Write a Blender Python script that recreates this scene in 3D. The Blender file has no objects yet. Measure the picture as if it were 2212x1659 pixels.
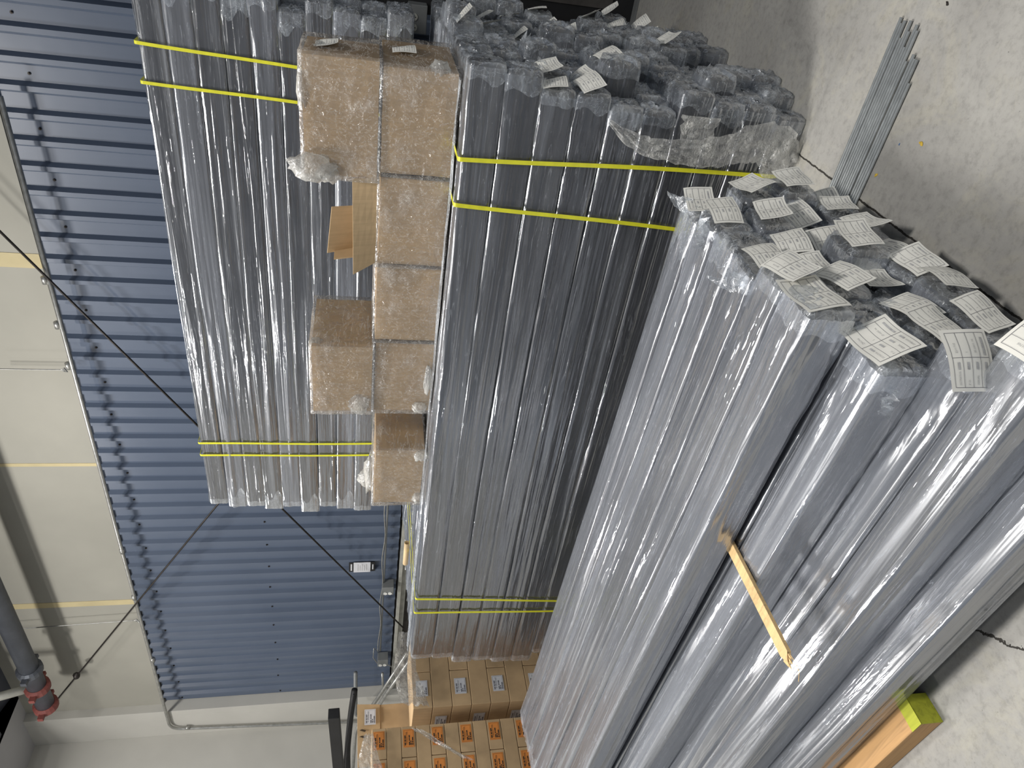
import bpy, bmesh, math, random
from mathutils import Vector, Matrix, noise as mnoise
random.seed(7)
sc = bpy.context.scene
COL = sc.collection

# ------------------------------------------------------------------ camera
# The photograph was taken with the phone on its side: world "up" points to the left of the frame.
FOC, PCX, PCY, CAMH = 1534.0, 1106.0, 829.5, 1.75
def _d(px, py):
    return Vector(((px - PCX) / FOC, (py - PCY) / FOC, 1.0)).normalized()
_xm = _d(740, 2910); _zd = _d(8270, 960)
_zd = (_zd - _xm * _xm.dot(_zd)).normalized()
_ex, _ez = -_xm, -_zd
_ey = _ez.cross(_ex)                       # all in image axes (right, down, forward)
CAMP = Vector((0, 0, CAMH))
right = Vector((_ex.x, _ey.x, _ez.x)); down = Vector((_ex.y, _ey.y, _ez.y)); fwd = Vector((_ex.z, _ey.z, _ez.z))
cam_d = bpy.data.cameras.new('camera'); cam = bpy.data.objects.new('camera', cam_d); COL.objects.link(cam)
M3 = Matrix((right, -down, -fwd)).transposed()
cam.matrix_world = Matrix.Translation(CAMP) @ M3.to_4x4()
cam_d.sensor_fit = 'HORIZONTAL'; cam_d.sensor_width = 36.0
cam_d.lens = 36.0 * FOC / 2212.0
cam_d.clip_start = 0.02; cam_d.clip_end = 200
sc.camera = cam
def hit(px, py, axis, val):
    """point where a line of sight meets a plane of the room (used to read measurements)"""
    v = _d(px, py)
    r = right * v.x + down * v.y + fwd * v.z
    t = (val - CAMP[axis]) / r[axis]
    return CAMP + r * t

# ------------------------------------------------------------------ view, world, lamps
sc.view_settings.view_transform = 'Standard'
sc.view_settings.look = 'None'
sc.view_settings.gamma = 1.0
sc.view_settings.exposure = 0.0
sc.view_settings.use_curve_mapping = False
w = bpy.data.worlds.new('world'); sc.world = w; w.use_nodes = True
w.node_tree.nodes['Background'].inputs[0].default_value = (0.80, 0.88, 1.0, 1)
w.node_tree.nodes['Background'].inputs[1].default_value = 0.30
def area(name, loc, sx, sy, power, col=(1, .97, .93), target=None):
    l = bpy.data.lights.new(name, 'AREA'); l.shape = 'RECTANGLE'; l.size = sx; l.size_y = sy
    l.energy = power; l.color = col
    o = bpy.data.objects.new(name, l); o.location = loc; COL.objects.link(o)
    if target is not None:
        o.rotation_euler = (Vector(target) - Vector(loc)).to_track_quat('-Z', 'Y').to_euler()
    return o
area('ceiling_lamp_main', (-4.6, 2.9, 6.3), .6, .6, 150)
area('ceiling_lamp_left', (-8.6, 2.6, 6.3), .5, .5, 125)
area('ceiling_lamp_front', (-3.4, .9, 7.0), 1.3, .8, 320)
area('ceiling_lamp_front_left', (-8.2, -1.8, 7.2), .5, .5, 150)
area('ceiling_lamp_front_right', (1.3, .3, 6.8), .9, .7, 150).data.spread = math.radians(118)
area('ceiling_lamp_right', (2.4, 2.2, 6.6), .5, .5, 20)

# ------------------------------------------------------------------ materials
def new_mat(name):
    m = bpy.data.materials.new(name); m.use_nodes = True
    nt = m.node_tree; nt.nodes.clear()
    out = nt.nodes.new('ShaderNodeOutputMaterial')
    return m, nt, out
def N(nt, t, **kw):
    n = nt.nodes.new(t)
    for k, v in kw.items():
        if k.startswith('i_'):
            key = k[2:]
            key = int(key) if key.isdigit() else key.replace('_', ' ')
            n.inputs[key].default_value = v
        else: setattr(n, k, v)
    return n
def L(nt, a, ai, b, bi): nt.links.new(a.outputs[ai], b.inputs[bi])
def coords(nt, scale, src='Object', rnd=False, rot=(0, 0, 0)):
    tc = N(nt, 'ShaderNodeTexCoord'); mp = N(nt, 'ShaderNodeMapping'); mp.inputs['Scale'].default_value = scale
    mp.inputs['Rotation'].default_value = rot
    L(nt, tc, src, mp, 0)
    if rnd:
        oi = N(nt, 'ShaderNodeObjectInfo'); mul = N(nt, 'ShaderNodeVectorMath', operation='SCALE')
        mul.inputs[0].default_value = (37.0, 91.0, 53.0)
        L(nt, oi, 'Random', mul, 'Scale'); add = N(nt, 'ShaderNodeVectorMath', operation='ADD')
        L(nt, mp, 0, add, 0); L(nt, mul, 0, add, 1); return add
    return mp
def noise(nt, vec, scale=1.0, detail=3.0, rough=.55, dist=0.0):
    n = N(nt, 'ShaderNodeTexNoise'); n.inputs['Scale'].default_value = scale; n.inputs['Detail'].default_value = detail
    n.inputs['Roughness'].default_value = rough; n.inputs['Distortion'].default_value = dist
    L(nt, vec, 0, n, 'Vector'); return n
def ramp(nt, src, stops, out=0):
    r = N(nt, 'ShaderNodeValToRGB'); els = r.color_ramp.elements
    while len(els) < len(stops): els.new(0.5)
    for e, (p, c) in zip(els, stops):
        e.position = p; e.color = c if len(c) == 4 else (*c, 1)
    L(nt, src, out, r, 0); return r
def g(v): return (v, v, v, 1)
def mathn(nt, op, a=None, b=None, clamp=False):
    n = N(nt, 'ShaderNodeMath', operation=op); n.use_clamp = clamp
    for i, x in enumerate((a, b)):
        if x is None: continue
        if isinstance(x, (int, float)): n.inputs[i].default_value = x
        else: nt.links.new(x, n.inputs[i])
    return n
def simple(name, col, rough=.6, metal=0.0, var=.12, nscale=8.0, bump=0.0, bscale=60.0, spec=.5, coat=0.0):
    m, nt, out = new_mat(name)
    p = N(nt, 'ShaderNodeBsdfPrincipled')
    v = coords(nt, (1, 1, 1), rnd=True)
    n = noise(nt, v, nscale, 4)
    lo = tuple(c * (1 - var) for c in col[:3]); hi = tuple(min(1, c * (1 + var)) for c in col[:3])
    r = ramp(nt, n, [(.3, lo), (.7, hi)])
    L(nt, r, 0, p, 'Base Color'); p.inputs['Roughness'].default_value = rough; p.inputs['Metallic'].default_value = metal
    p.inputs['Specular IOR Level'].default_value = spec; p.inputs['Coat Weight'].default_value = coat
    if bump:
        bn = noise(nt, v, bscale, 3); b = N(nt, 'ShaderNodeBump'); b.inputs['Strength'].default_value = bump
        b.inputs['Distance'].default_value = .004; L(nt, bn, 0, b, 'Height'); L(nt, b, 0, p, 'Normal')
    L(nt, p, 0, out, 0); return m
def film_mat(name, stretch, fine, haze, col=(.78, .82, .88), gloss=1.0, rough=.13, bumps=(.55, .35), rot=(0, 0, 0), base_fac=.04, cap=.38, crease_glint=((1.1, 26, 26), .010, .22)):
    """clear packing film: see-through, shiny, wrinkled by noise, milky where it bunches up, with highlights painted along creases"""
    m, nt, out = new_mat(name)
    v1 = coords(nt, stretch, rnd=True, rot=rot); v2 = coords(nt, fine, rnd=True, rot=rot)
    n1 = noise(nt, v1, 1, 3, .6, .4); n2 = noise(nt, v2, 1, 3, .6, .8)
    b1 = N(nt, 'ShaderNodeBump'); b1.inputs['Strength'].default_value = bumps[0]; b1.inputs['Distance'].default_value = .022
    b2 = N(nt, 'ShaderNodeBump'); b2.inputs['Strength'].default_value = bumps[1]; b2.inputs['Distance'].default_value = .010
    L(nt, n1, 0, b1, 'Height'); L(nt, n2, 0, b2, 'Height'); L(nt, b1, 0, b2, 'Normal')
    tr = N(nt, 'ShaderNodeBsdfTransparent'); tr.inputs[0].default_value = (.96, .97, .98, 1)
    gl = N(nt, 'ShaderNodeBsdfGlossy'); gl.inputs['Roughness'].default_value = rough; gl.inputs[0].default_value = (.95, .97, 1, 1)
    L(nt, b2, 0, gl, 'Normal')
    fr = N(nt, 'ShaderNodeFresnel'); fr.inputs[0].default_value = 1.48; L(nt, b1, 0, fr, 'Normal')
    f1 = mathn(nt, 'MULTIPLY', fr.outputs[0], 1.7 * gloss); f2a = mathn(nt, 'ADD', f1.outputs[0], base_fac); f2 = mathn(nt, 'MINIMUM', f2a.outputs[0], cap)
    gb = N(nt, 'ShaderNodeBsdfGlossy'); gb.inputs['Roughness'].default_value = .26; gb.inputs[0].default_value = (.95, .97, 1, 1)
    L(nt, b1, 0, gb, 'Normal'); g2 = N(nt, 'ShaderNodeMixShader'); g2.inputs[0].default_value = .42; L(nt, gl, 0, g2, 1); L(nt, gb, 0, g2, 2)
    mx = N(nt, 'ShaderNodeMixShader'); L(nt, f2, 0, mx, 0); L(nt, tr, 0, mx, 1); L(nt, g2, 0, mx, 2)
    df = N(nt, 'ShaderNodeBsdfDiffuse'); df.inputs[0].default_value = (*col, 1); L(nt, b2, 0, df, 'Normal')
    ts = N(nt, 'ShaderNodeBsdfTranslucent'); ts.inputs[0].default_value = (*col, 1)
    md = N(nt, 'ShaderNodeMixShader'); md.inputs[0].default_value = .3; L(nt, df, 0, md, 1); L(nt, ts, 0, md, 2)
    vm = coords(nt, tuple(s * .6 for s in stretch), rnd=True); nm = noise(nt, vm, 1, 4, .65, .3)
    hr = ramp(nt, nm, [(.40, g(haze[0])), (.54, g(haze[1])), (.68, g(haze[2]))])
    vc = coords(nt, crease_glint[0], rnd=True, rot=rot); nc = noise(nt, vc, 1, 4, .6, .5)  # thin whitish lines along creases, painted in as wrinkle highlights
    c1 = mathn(nt, 'SUBTRACT', nc.outputs[0], .5); c2 = mathn(nt, 'ABSOLUTE', c1.outputs[0]); c3 = mathn(nt, 'DIVIDE', c2.outputs[0], crease_glint[1])
    c4 = mathn(nt, 'SUBTRACT', 1.0, c3.outputs[0], True); c5 = mathn(nt, 'MULTIPLY', c4.outputs[0], crease_glint[2])
    hs = mathn(nt, 'ADD', hr.outputs[0], c5.outputs[0], True)
    mh = N(nt, 'ShaderNodeMixShader'); L(nt, hs, 0, mh, 0); L(nt, mx, 0, mh, 1); L(nt, md, 0, mh, 2)
    L(nt, mh, 0, out, 0); return m

MAT = {}
MAT['foam'] = simple('charcoal_foam', (.045, .046, .052), .62, var=.25, nscale=5, bump=.15, bscale=160, spec=.3)
MAT['film'] = film_mat('clear_sleeve_film', (.45, 15, 15), (3.2, 55, 55), (.01, .04, .20), rough=.06, bumps=(.9, .32), base_fac=.02)
MAT['film_hazy'] = film_mat('hazy_sleeve_film', (.4, 11, 11), (4, 42, 42), (.10, .17, .32), col=(.66, .70, .78), rough=.08, bumps=(.8, .32), base_fac=.02)
MAT['film_end'] = film_mat('bunched_film', (9, 14, 14), (34, 34, 34), (.08, .20, .55), col=(.72, .76, .80), gloss=.8, bumps=(.7, .45), crease_glint=((22, 22, 22), .02, .4))
MAT['wrap'] = film_mat('stretch_wrap', (9, 12, 14), (46, 5, 34), (.02, .08, .30), col=(.82, .80, .76), gloss=1.2, rough=.10, bumps=(.8, 1.0), rot=(.4, .5, .6), crease_glint=((46, 7, 30), .022, .5))
MAT['wrap_milky'] = film_mat('bunched_stretch_wrap', (22, 22, 22), (60, 60, 60), (.22, .42, .70), col=(.86, .85, .80), gloss=1.2, rough=.1, bumps=(.9, .9))
MAT['paper'] = simple('label_paper', (.80, .79, .73), .8, var=.04, nscale=14)
MAT['ink'] = simple('grey_ink', (.16, .16, .18), .8, var=.1)
MAT['ink_faint'] = simple('faint_ink', (.44, .44, .44), .8, var=.25, nscale=90)
MAT['ink_black'] = simple('black_ink', (.05, .035, .02), .8, var=.1)
MAT['sticker_white'] = simple('white_sticker', (.66, .67, .70), .6, var=.04)
MAT['sticker_orange'] = simple('orange_sticker', (.72, .26, .055), .6, var=.05)
MAT['strap'] = simple('yellow_strap', (.72, .70, .03), .38, var=.08, nscale=30, spec=.6)
MAT['blue'] = None
MAT['zinc'] = simple('galvanised_steel', (.42, .42, .40), .38, .75, var=.2, nscale=20)
MAT['rod_zinc'] = simple('bare_rod_steel', (.40, .42, .42), .45, .55, var=.18, nscale=25)
MAT['black_steel'] = simple('black_steel', (.012, .012, .013), .55, .0, var=.3, nscale=8)
MAT['brace'] = simple('dark_brace_rod', (.035, .03, .027), .5, .5, var=.4, nscale=12)
MAT['pipe'] = simple('grey_sprinkler_pipe', (.11, .12, .14), .45, .4, var=.15)
MAT['coupling'] = simple('red_coupling', (.22, .06, .05), .6, var=.2)
MAT['plastic_grey'] = simple('grey_box_steel', (.22, .23, .23), .5, .3, var=.12)
MAT['white_plastic'] = simple('white_plastic', (.75, .75, .72), .45, var=.04)
MAT['beige'] = simple('beige_wall_liner', (.345, .335, .29), .75, var=.06, nscale=1.3, bump=.1, bscale=30)
MAT['cream'] = simple('cream_paint', (.52, .51, .47), .7, var=.05, nscale=1.5, bump=.05, bscale=40)
MAT['tape'] = simple('yellowed_seam_tape', (.52, .44, .25), .7, var=.1, nscale=3)
MAT['roof'] = simple('dark_roof_metal', (.05, .055, .075), .55, .2, var=.2, nscale=2)
MAT['soffit'] = simple('grey_soffit', (.42, .42, .44), .7, var=.05, nscale=2)
MAT['base_wall'] = simple('unlit_block_wall', (.06, .055, .05), .9, var=.3, nscale=9)  # near-black base colour: the wall's lack of light is put into it
MAT['ledge'] = simple('pale_angle_iron', (.40, .40, .36), .55, .2, var=.15, nscale=10)
MAT['tube_card'] = simple('cardboard_tube', (.62, .46, .26), .7, var=.08)
MAT['leaf'] = simple('dry_yellow_leaf', (.50, .34, .04), .7, var=.3, nscale=60)
MAT['blue_paint'] = simple('blue_rack_paint', (.03, .10, .25), .5, var=.15)

def kraft_mat(name, col):
    m, nt, out = new_mat(name)
    p = N(nt, 'ShaderNodeBsdfPrincipled'); v = coords(nt, (1, 1, 1), rnd=True)
    n = noise(nt, v, 5, 5); r = ramp(nt, n, [(.3, tuple(c * .86 for c in col)), (.7, tuple(c * 1.1 for c in col))])
    vf = coords(nt, (90, 6, 6), rnd=True); nf = noise(nt, vf, 1, 2)
    mx = N(nt, 'ShaderNodeMix', data_type='RGBA', blend_type='MULTIPLY'); mx.inputs[0].default_value = .35
    rf = ramp(nt, nf, [(.35, g(.72)), (.65, g(1.0))])
    L(nt, r, 0, mx, 6); L(nt, rf, 0, mx, 7); L(nt, mx, 2, p, 'Base Color')
    p.inputs['Roughness'].default_value = .78; p.inputs['Specular IOR Level'].default_value = .25
    b = N(nt, 'ShaderNodeBump'); b.inputs['Strength'].default_value = .12; b.inputs['Distance'].default_value = .003
    L(nt, nf, 0, b, 'Height'); L(nt, b, 0, p, 'Normal'); L(nt, p, 0, out, 0); return m
MAT['kraft'] = kraft_mat('kraft_cardboard', (.54, .38, .215))
MAT['kraft_light'] = kraft_mat('pale_kraft_cardboard', (.62, .45, .26))

def wood_mat(name, col):
    m, nt, out = new_mat(name)
    p = N(nt, 'ShaderNodeBsdfPrincipled'); v = coords(nt, (1.5, 26, 26), rnd=True)
    n = noise(nt, v, 1.2, 5, .6, 1.2); r = ramp(nt, n, [(.28, tuple(c * .62 for c in col)), (.5, col), (.75, tuple(min(1, c * 1.18) for c in col))])
    L(nt, r, 0, p, 'Base Color'); p.inputs['Roughness'].default_value = .7
    b = N(nt, 'ShaderNodeBump'); b.inputs['Strength'].default_value = .25; b.inputs['Distance'].default_value = .002
    L(nt, n, 0, b, 'Height'); L(nt, b, 0, p, 'Normal'); L(nt, p, 0, out, 0); return m
MAT['pine'] = wood_mat('fresh_pine', (.72, .50, .24))
MAT['timber'] = wood_mat('orange_timber', (.50, .29, .12))
MAT['green_end'] = wood_mat('green_painted_wood', (.40, .42, .03))

def wall_blue():
    m, nt, out = new_mat('blue_corrugated_paint')
    p = N(nt, 'ShaderNodeBsdfPrincipled'); v = coords(nt, (1, 1, 1))
    n = noise(nt, v, .8, 4); r = ramp(nt, n, [(.3, (.080, .105, .155)), (.7, (.102, .130, .185))])
    v2 = coords(nt, (3, 3, 14)); n2 = noise(nt, v2, 6, 5, .7); r2 = ramp(nt, n2, [(.68, g(0)), (.74, g(1))])
    mx = N(nt, 'ShaderNodeMix', data_type='RGBA'); mx.inputs[7].default_value = (.22, .24, .28, 1)
    f = mathn(nt, 'MULTIPLY', r2.outputs[0], .35); L(nt, f, 0, mx, 0); L(nt, r, 0, mx, 6); L(nt, mx, 2, p, 'Base Color')
    p.inputs['Roughness'].default_value = .36; p.inputs['Specular IOR Level'].default_value = .5
    b = N(nt, 'ShaderNodeBump'); b.inputs['Strength'].default_value = .12; b.inputs['Distance'].default_value = .01
    n3 = noise(nt, v, 3.5, 2); L(nt, n3, 0, b, 'Height'); L(nt, b, 0, p, 'Normal')
    L(nt, p, 0, out, 0); return m
MAT['blue'] = wall_blue()

def concrete():
    m, nt, out = new_mat('worn_concrete')
    p = N(nt, 'ShaderNodeBsdfPrincipled'); v = coords(nt, (1, 1, 1))
    n1 = noise(nt, v, 1.1, 6, .6, .4); r1 = ramp(nt, n1, [(.3, (.235, .228, .215)), (.52, (.315, .308, .288)), (.75, (.39, .38, .35))])
    n2 = noise(nt, v, 34, 5, .7); r2 = ramp(nt, n2, [(.30, g(.78)), (.5, g(1.0)), (.75, g(1.08))])
    m1 = N(nt, 'ShaderNodeMix', data_type='RGBA', blend_type='MULTIPLY'); m1.inputs[0].default_value = 1
    L(nt, r1, 0, m1, 6); L(nt, r2, 0, m1, 7)
    n3 = noise(nt, v, 75, 3, .7); r3 = ramp(nt, n3, [(.25, g(.35)), (.33, g(1))])
    m2 = N(nt, 'ShaderNodeMix', data_type='RGBA', blend_type='MULTIPLY'); m2.inputs[0].default_value = .8
    L(nt, m1, 2, m2, 6); L(nt, r3, 0, m2, 7)
    n4 = noise(nt, v, 3.2, 5, .75, 1.2); r4 = ramp(nt, n4, [(.36, (1.12, 1.10, 1.02)), (.50, g(1)), (.60, g(1)), (.70, g(.76))])
    m3 = N(nt, 'ShaderNodeMix', data_type='RGBA', blend_type='MULTIPLY'); m3.inputs[0].default_value = .8
    L(nt, m2, 2, m3, 6); L(nt, r4, 0, m3, 7)
    # saw-cut joint along x = -0.8, cracked in places, and a crack crossing near the front stack
    tc = N(nt, 'ShaderNodeTexCoord'); sx = N(nt, 'ShaderNodeSeparateXYZ'); L(nt, tc, 'Object', sx, 0)
    wob = noise(nt, v, 22, 4, .7); wv = mathn(nt, 'MULTIPLY_ADD', wob.outputs[0], .016); wv.inputs[2].default_value = -.008
    a = mathn(nt, 'ADD', sx.outputs[0], .80); a2 = mathn(nt, 'ADD', a.outputs[0], wv.outputs[0]); ab = mathn(nt, 'ABSOLUTE', a2.outputs[0])
    j = mathn(nt, 'LESS_THAN', ab.outputs[0], .0036)
    c1 = mathn(nt, 'MULTIPLY', sx.outputs[0], .809); c2 = mathn(nt, 'MULTIPLY', sx.outputs[1], .588); c3 = mathn(nt, 'ADD', c1.outputs[0], c2.outputs[0])
    c4 = mathn(nt, 'ADD', c3.outputs[0], .713); wob2 = noise(nt, v, 9, 5, .8); wv2 = mathn(nt, 'MULTIPLY_ADD', wob2.outputs[0], .06); wv2.inputs[2].default_value = -.03
    c5 = mathn(nt, 'ADD', c4.outputs[0], wv2.outputs[0]); c6 = mathn(nt, 'ABSOLUTE', c5.outputs[0]); ck = mathn(nt, 'LESS_THAN', c6.outputs[0], .004)
    lim = mathn(nt, 'LESS_THAN', sx.outputs[1], 1.1); ck2 = mathn(nt, 'MULTIPLY', ck.outputs[0], lim.outputs[0])
    lim2 = mathn(nt, 'LESS_THAN', sx.outputs[0], -1.3); ck3 = mathn(nt, 'MULTIPLY', ck2.outputs[0], lim2.outputs[0])
    jj = mathn(nt, 'MAXIMUM', j.outputs[0], ck3.outputs[0])
    m4 = N(nt, 'ShaderNodeMix', data_type='RGBA'); m4.inputs[7].default_value = (.03, .027, .023, 1)
    L(nt, jj, 0, m4, 0); L(nt, m3, 2, m4, 6); L(nt, m4, 2, p, 'Base Color')
    p.inputs['Roughness'].default_value = .72; p.inputs['Specular IOR Level'].default_value = .35
    b = N(nt, 'ShaderNodeBump'); b.inputs['Strength'].default_value = .25; b.inputs['Distance'].default_value = .003
    L(nt, n2, 0, b, 'Height'); L(nt, b, 0, p, 'Normal'); L(nt, p, 0, out, 0); return m
MAT['concrete'] = concrete()

# ------------------------------------------------------------------ helpers
def me_from(name, verts, faces, mat, smooth=False):
    me = bpy.data.meshes.new(name); me.from_pydata([tuple(v) for v in verts], [], faces); me.update()
    if mat is not None: me.materials.append(mat)
    if smooth:
        for p in me.polygons: p.use_smooth = True
    return me
def link(name, me, parent=None, loc=None, rot=None):
    o = bpy.data.objects.new(name, me); COL.objects.link(o)
    if parent is not None: o.parent = parent
    if loc is not None: o.location = loc
    if rot is not None: o.rotation_euler = rot
    return o
def tag(o, label, cat, group=None, kind=None):
    if label: o['label'] = label
    if cat: o['category'] = cat
    if group: o['group'] = group
    if kind: o['kind'] = kind
    return o
def empty(name, loc, rotz=0.0):
    o = bpy.data.objects.new(name, None); COL.objects.link(o); o.location = loc; o.rotation_euler = (0, 0, rotz)
    o.empty_display_size = .05; return o
class MB:
    def __init__(s): s.v = []; s.f = []
    def add(s, vs, fs):
        b = len(s.v); s.v += [Vector(v) for v in vs]; s.f += [tuple(i + b for i in f) for f in fs]
    def box(s, a, b):
        x0, y0, z0 = a; x1, y1, z1 = b
        s.add([(x0, y0, z0), (x1, y0, z0), (x1, y1, z0), (x0, y1, z0), (x0, y0, z1), (x1, y0, z1), (x1, y1, z1), (x0, y1, z1)],
              [(0, 3, 2, 1), (4, 5, 6, 7), (0, 1, 5, 4), (1, 2, 6, 5), (2, 3, 7, 6), (3, 0, 4, 7)])
    def tube(s, pts, r, n=12, cap=True):
        pts = [Vector(p) for p in pts]; rings = []
        prev = None
        for i, p in enumerate(pts):
            t = (pts[min(i + 1, len(pts) - 1)] - pts[max(i - 1, 0)]).normalized()
            if prev is None:
                up = Vector((0, 0, 1)) if abs(t.z) < .9 else Vector((0, 1, 0)); a = t.cross(up).normalized()
            else:
                a = (prev - t * prev.dot(t)).normalized()
            prev = a; b = t.cross(a); rr = r[i] if isinstance(r, (list, tuple)) else r
            rings.append([p + (a * math.cos(2 * math.pi * k / n) + b * math.sin(2 * math.pi * k / n)) * rr for k in range(n)])
        base = len(s.v)
        for rg in rings: s.v += rg
        for i in range(len(rings) - 1):
            for k in range(n):
                k2 = (k + 1) % n
                s.f.append((base + i * n + k, base + i * n + k2, base + (i + 1) * n + k2, base + (i + 1) * n + k))
        if cap:
            s.f.append(tuple(base + k for k in range(n))[::-1]); e = base + (len(rings) - 1) * n
            s.f.append(tuple(e + k for k in range(n)))
    def mesh(s, name, mat, smooth=False, bevel=0.0, seg=2):
        me = me_from(name, s.v, s.f, mat)
        bm = bmesh.new(); bm.from_mesh(me)
        if bevel > 0: bmesh.ops.bevel(bm, geom=list(bm.edges), offset=bevel, segments=seg, affect='EDGES', profile=.6)
        bmesh.ops.recalc_face_normals(bm, faces=list(bm.faces)); bm.to_mesh(me); bm.free()
        if smooth:
            for p in me.polygons: p.use_smooth = True
        return me
def boxobj(name, a, b, mat, parent=None, bevel=0.004):
    """box mesh whose origin sits at the bottom centre of the box"""
    c = Vector(((a[0] + b[0]) / 2, (a[1] + b[1]) / 2, a[2]))
    mb = MB(); mb.box(tuple(Vector(a) - c), tuple(Vector(b) - c))
    o = link(name, mb.mesh(name, mat, bevel=bevel)); o.location = c
    if parent is not None:
        o.parent = parent; o.location = c - parent.location if parent.rotation_euler[2] == 0 else c
    return o
def fb(x, y, z, s=1.0): return mnoise.noise(Vector((x, y, z)) * s)

# ------------------------------------------------------------------ the room
YW = 5.75
def structure(name, me, loc=(0, 0, 0)):
    o = link(name, me, loc=loc); o['kind'] = 'structure'; return o
mb = MB(); mb.box((-12.5, -6, -.12), (5, 6.4, 0)); structure('floor', mb.mesh('floor', MAT['concrete']))
def corrugated():
    P = .194; x = -9.87; prof = []; front, back = YW - .040, YW
    xs = []
    while x < 3.0:
        xs += [(x, back), (x + .109, back), (x + .133, front), (x + .170, front)]; x += P
    xs = [(a, b) for a, b in xs]
    vs = []; fs = []
    nz = 2
    for i, (a, b) in enumerate(xs):
        vs += [(a, b, 1.26), (a, b, 4.285)]
    for i in range(len(xs) - 1): fs.append((2 * i, 2 * i + 2, 2 * i + 3, 2 * i + 1))
    n = len(vs)   # back sheet gives thickness
    vs += [(v[0], v[1] + .004, v[2]) for v in vs]
    for f in list(fs): fs.append(tuple(i + n for i in f[::-1]))
    return me_from('wall_back', vs, fs, MAT['blue'])
wall = structure('wall_back', corrugated())
mb = MB()                                   # screw heads in the pans, every other pan
screw_me = None
mb.tube([(0, 0, 0), (0, -.006, 0)], .011, 8); mb.tube([(0, -.006, 0), (0, -.014, 0)], .006, 6); screw_me = mb.mesh('screw', MAT['brace'])
for zz in (4.07, 2.78):
    k = 0; x = -9.87 + .054
    while x < 0:
        if k % 2 == 0:
            o = link('screw', screw_me, wall, loc=(x, YW, zz + random.uniform(-.01, .01)))
        k += 1; x += .194
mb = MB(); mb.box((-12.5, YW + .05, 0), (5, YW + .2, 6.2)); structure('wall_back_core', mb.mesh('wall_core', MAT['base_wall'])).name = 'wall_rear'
mb = MB(); mb.box((-9.95, YW - .045, 4.30), (5, YW + .05, 6.2)); up = structure('wall_upper', mb.mesh('wall_upper', MAT['beige']))
for (px, py, wdt) in ((60, 563, .13), (100, 1004, .04), (160, 1305, .09)):
    p = hit(px, py, 1, YW - .045); m2 = MB(); m2.box((-wdt / 2, -.004, -1.3), (wdt / 2, 0, .6))
    link('seam_tape', m2.mesh('seam_tape', MAT['tape']), up, loc=(p.x, YW - .045, 5.6))
mb = MB(); mb.box((-10.02, YW - .16, 1.0), (-9.88, YW + .05, 6.0)); mb.box((-10.5, YW - .16, 0), (-10.02, YW + .05, 6.0)); structure('trim_1', mb.mesh('trim', MAT['cream'], bevel=.004))
mb = MB(); mb.box((-10.9, -6, 0), (-10.5, YW + .1, 6.05)); structure('wall_left', mb.mesh('wall_left', MAT['cream']))
mb = MB(); mb.box((-9.86, YW - .07, 1.195), (3, YW + .05, 1.235)); mb.box((-9.86, YW - .012, 1.13), (3, YW + .05, 1.195)); structure('trim_2', mb.mesh('ledge', MAT['ledge'], bevel=.003))
# roof slopes up away from the back wall, open towards the loading side behind the photographer
m = me_from('ceiling', [(-9.4, 5.9, 5.95), (5, 5.9, 5.95), (5, -2.5, 8.6), (-9.4, -2.5, 8.6), (-9.4, 5.9, 6.05), (5, 5.9, 6.05), (5, -2.5, 8.7), (-9.4, -2.5, 8.7)],
            [(0, 1, 2, 3), (7, 6, 5, 4), (0, 4, 5, 1), (1, 5, 6, 2), (2, 6, 7, 3), (3, 7, 4, 0)], MAT['roof'])
structure('ceiling', m)
mb = MB(); mb.box((-10.9, -2.5, 5.98), (-9.4, 5.9, 6.1)); mb.box((-9.5, -2.5, 5.98), (-9.4, 5.9, 8.7)); structure('ceiling_edge', mb.mesh('soffit', MAT['soffit'])).name = 'trim_3'
mb = MB()
for k in range(4):
    y = 5.1 - k * 1.3; z = 5.95 + (5.9 - y) * .3155 - .24
    mb.box((-9.4, y, z), (5, y + .08, z + .24))
structure('trim_4', mb.mesh('purlins', MAT['roof']))

# ------------------------------------------------------------------ conduits, rods and boxes on the wall
def curve_pts(pts, n=8):
    """round the corners of a polyline"""
    pts = [Vector(p) for p in pts]; out = [pts[0]]
    for i in range(1, len(pts) - 1):
        a, b, c = pts[i - 1], pts[i], pts[i + 1]
        r = min(.16, (b - a).length / 2, (c - b).length / 2); p = b + (a - b).normalized() * r; q = b + (c - b).normalized() * r
        for k in range(n + 1):
            t = k / n; out.append(p * (1 - t) ** 2 + b * 2 * t * (1 - t) + q * t * t)
    out.append(pts[-1]); return out
def tube_obj(name, pts, r, mat, label=None, cat=None, parent=None, n=12, group=None):
    pts = [Vector(p) for p in pts]; o0 = pts[0].copy()
    mb = MB(); mb.tube([p - o0 for p in pts], r, n)
    o = link(name, mb.mesh(name, mat, smooth=True), parent)
    o.location = o0 if parent is None else o0 - parent.location
    if label: tag(o, label, cat, group)
    return o
Yc = YW - .20
top = []
for p in ((0, 208), (86, 540), (157, 800), (236, 1099), (293.6, 1301), (345, 1495), (366, 1562)): top.append(hit(*p, 1, Yc))
bend = [hit(0, 208, 1, Yc), hit(293.6, 1301, 1, Yc), hit(368, 1575, 1, Yc), hit(700, 1562, 1, Yc), hit(900, 1552, 1, Yc)]
con = empty('conduit', bend[0]); tag(con, 'galvanised conduit along the top edge of the blue wall, bending down at the left', 'conduit')
tube_obj('pipe', curve_pts(bend), .019, MAT['zinc'], parent=con)
for (px, py) in ((97, 605), (124, 702), (148, 790), (264, 1190), (290, 1290), (330, 1425), (405, 1572)):
    p = hit(px, py, 1, Yc); mb = MB()
    ax = Vector((1, 0, 0)) if py < 1500 else Vector((0, 0, 1))
    mb.tube([p - con.location - ax * .03, p - con.location + ax * .03], .026, 10); link('coupling', mb.mesh('coupling', MAT['zinc'], smooth=True), con)
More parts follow.
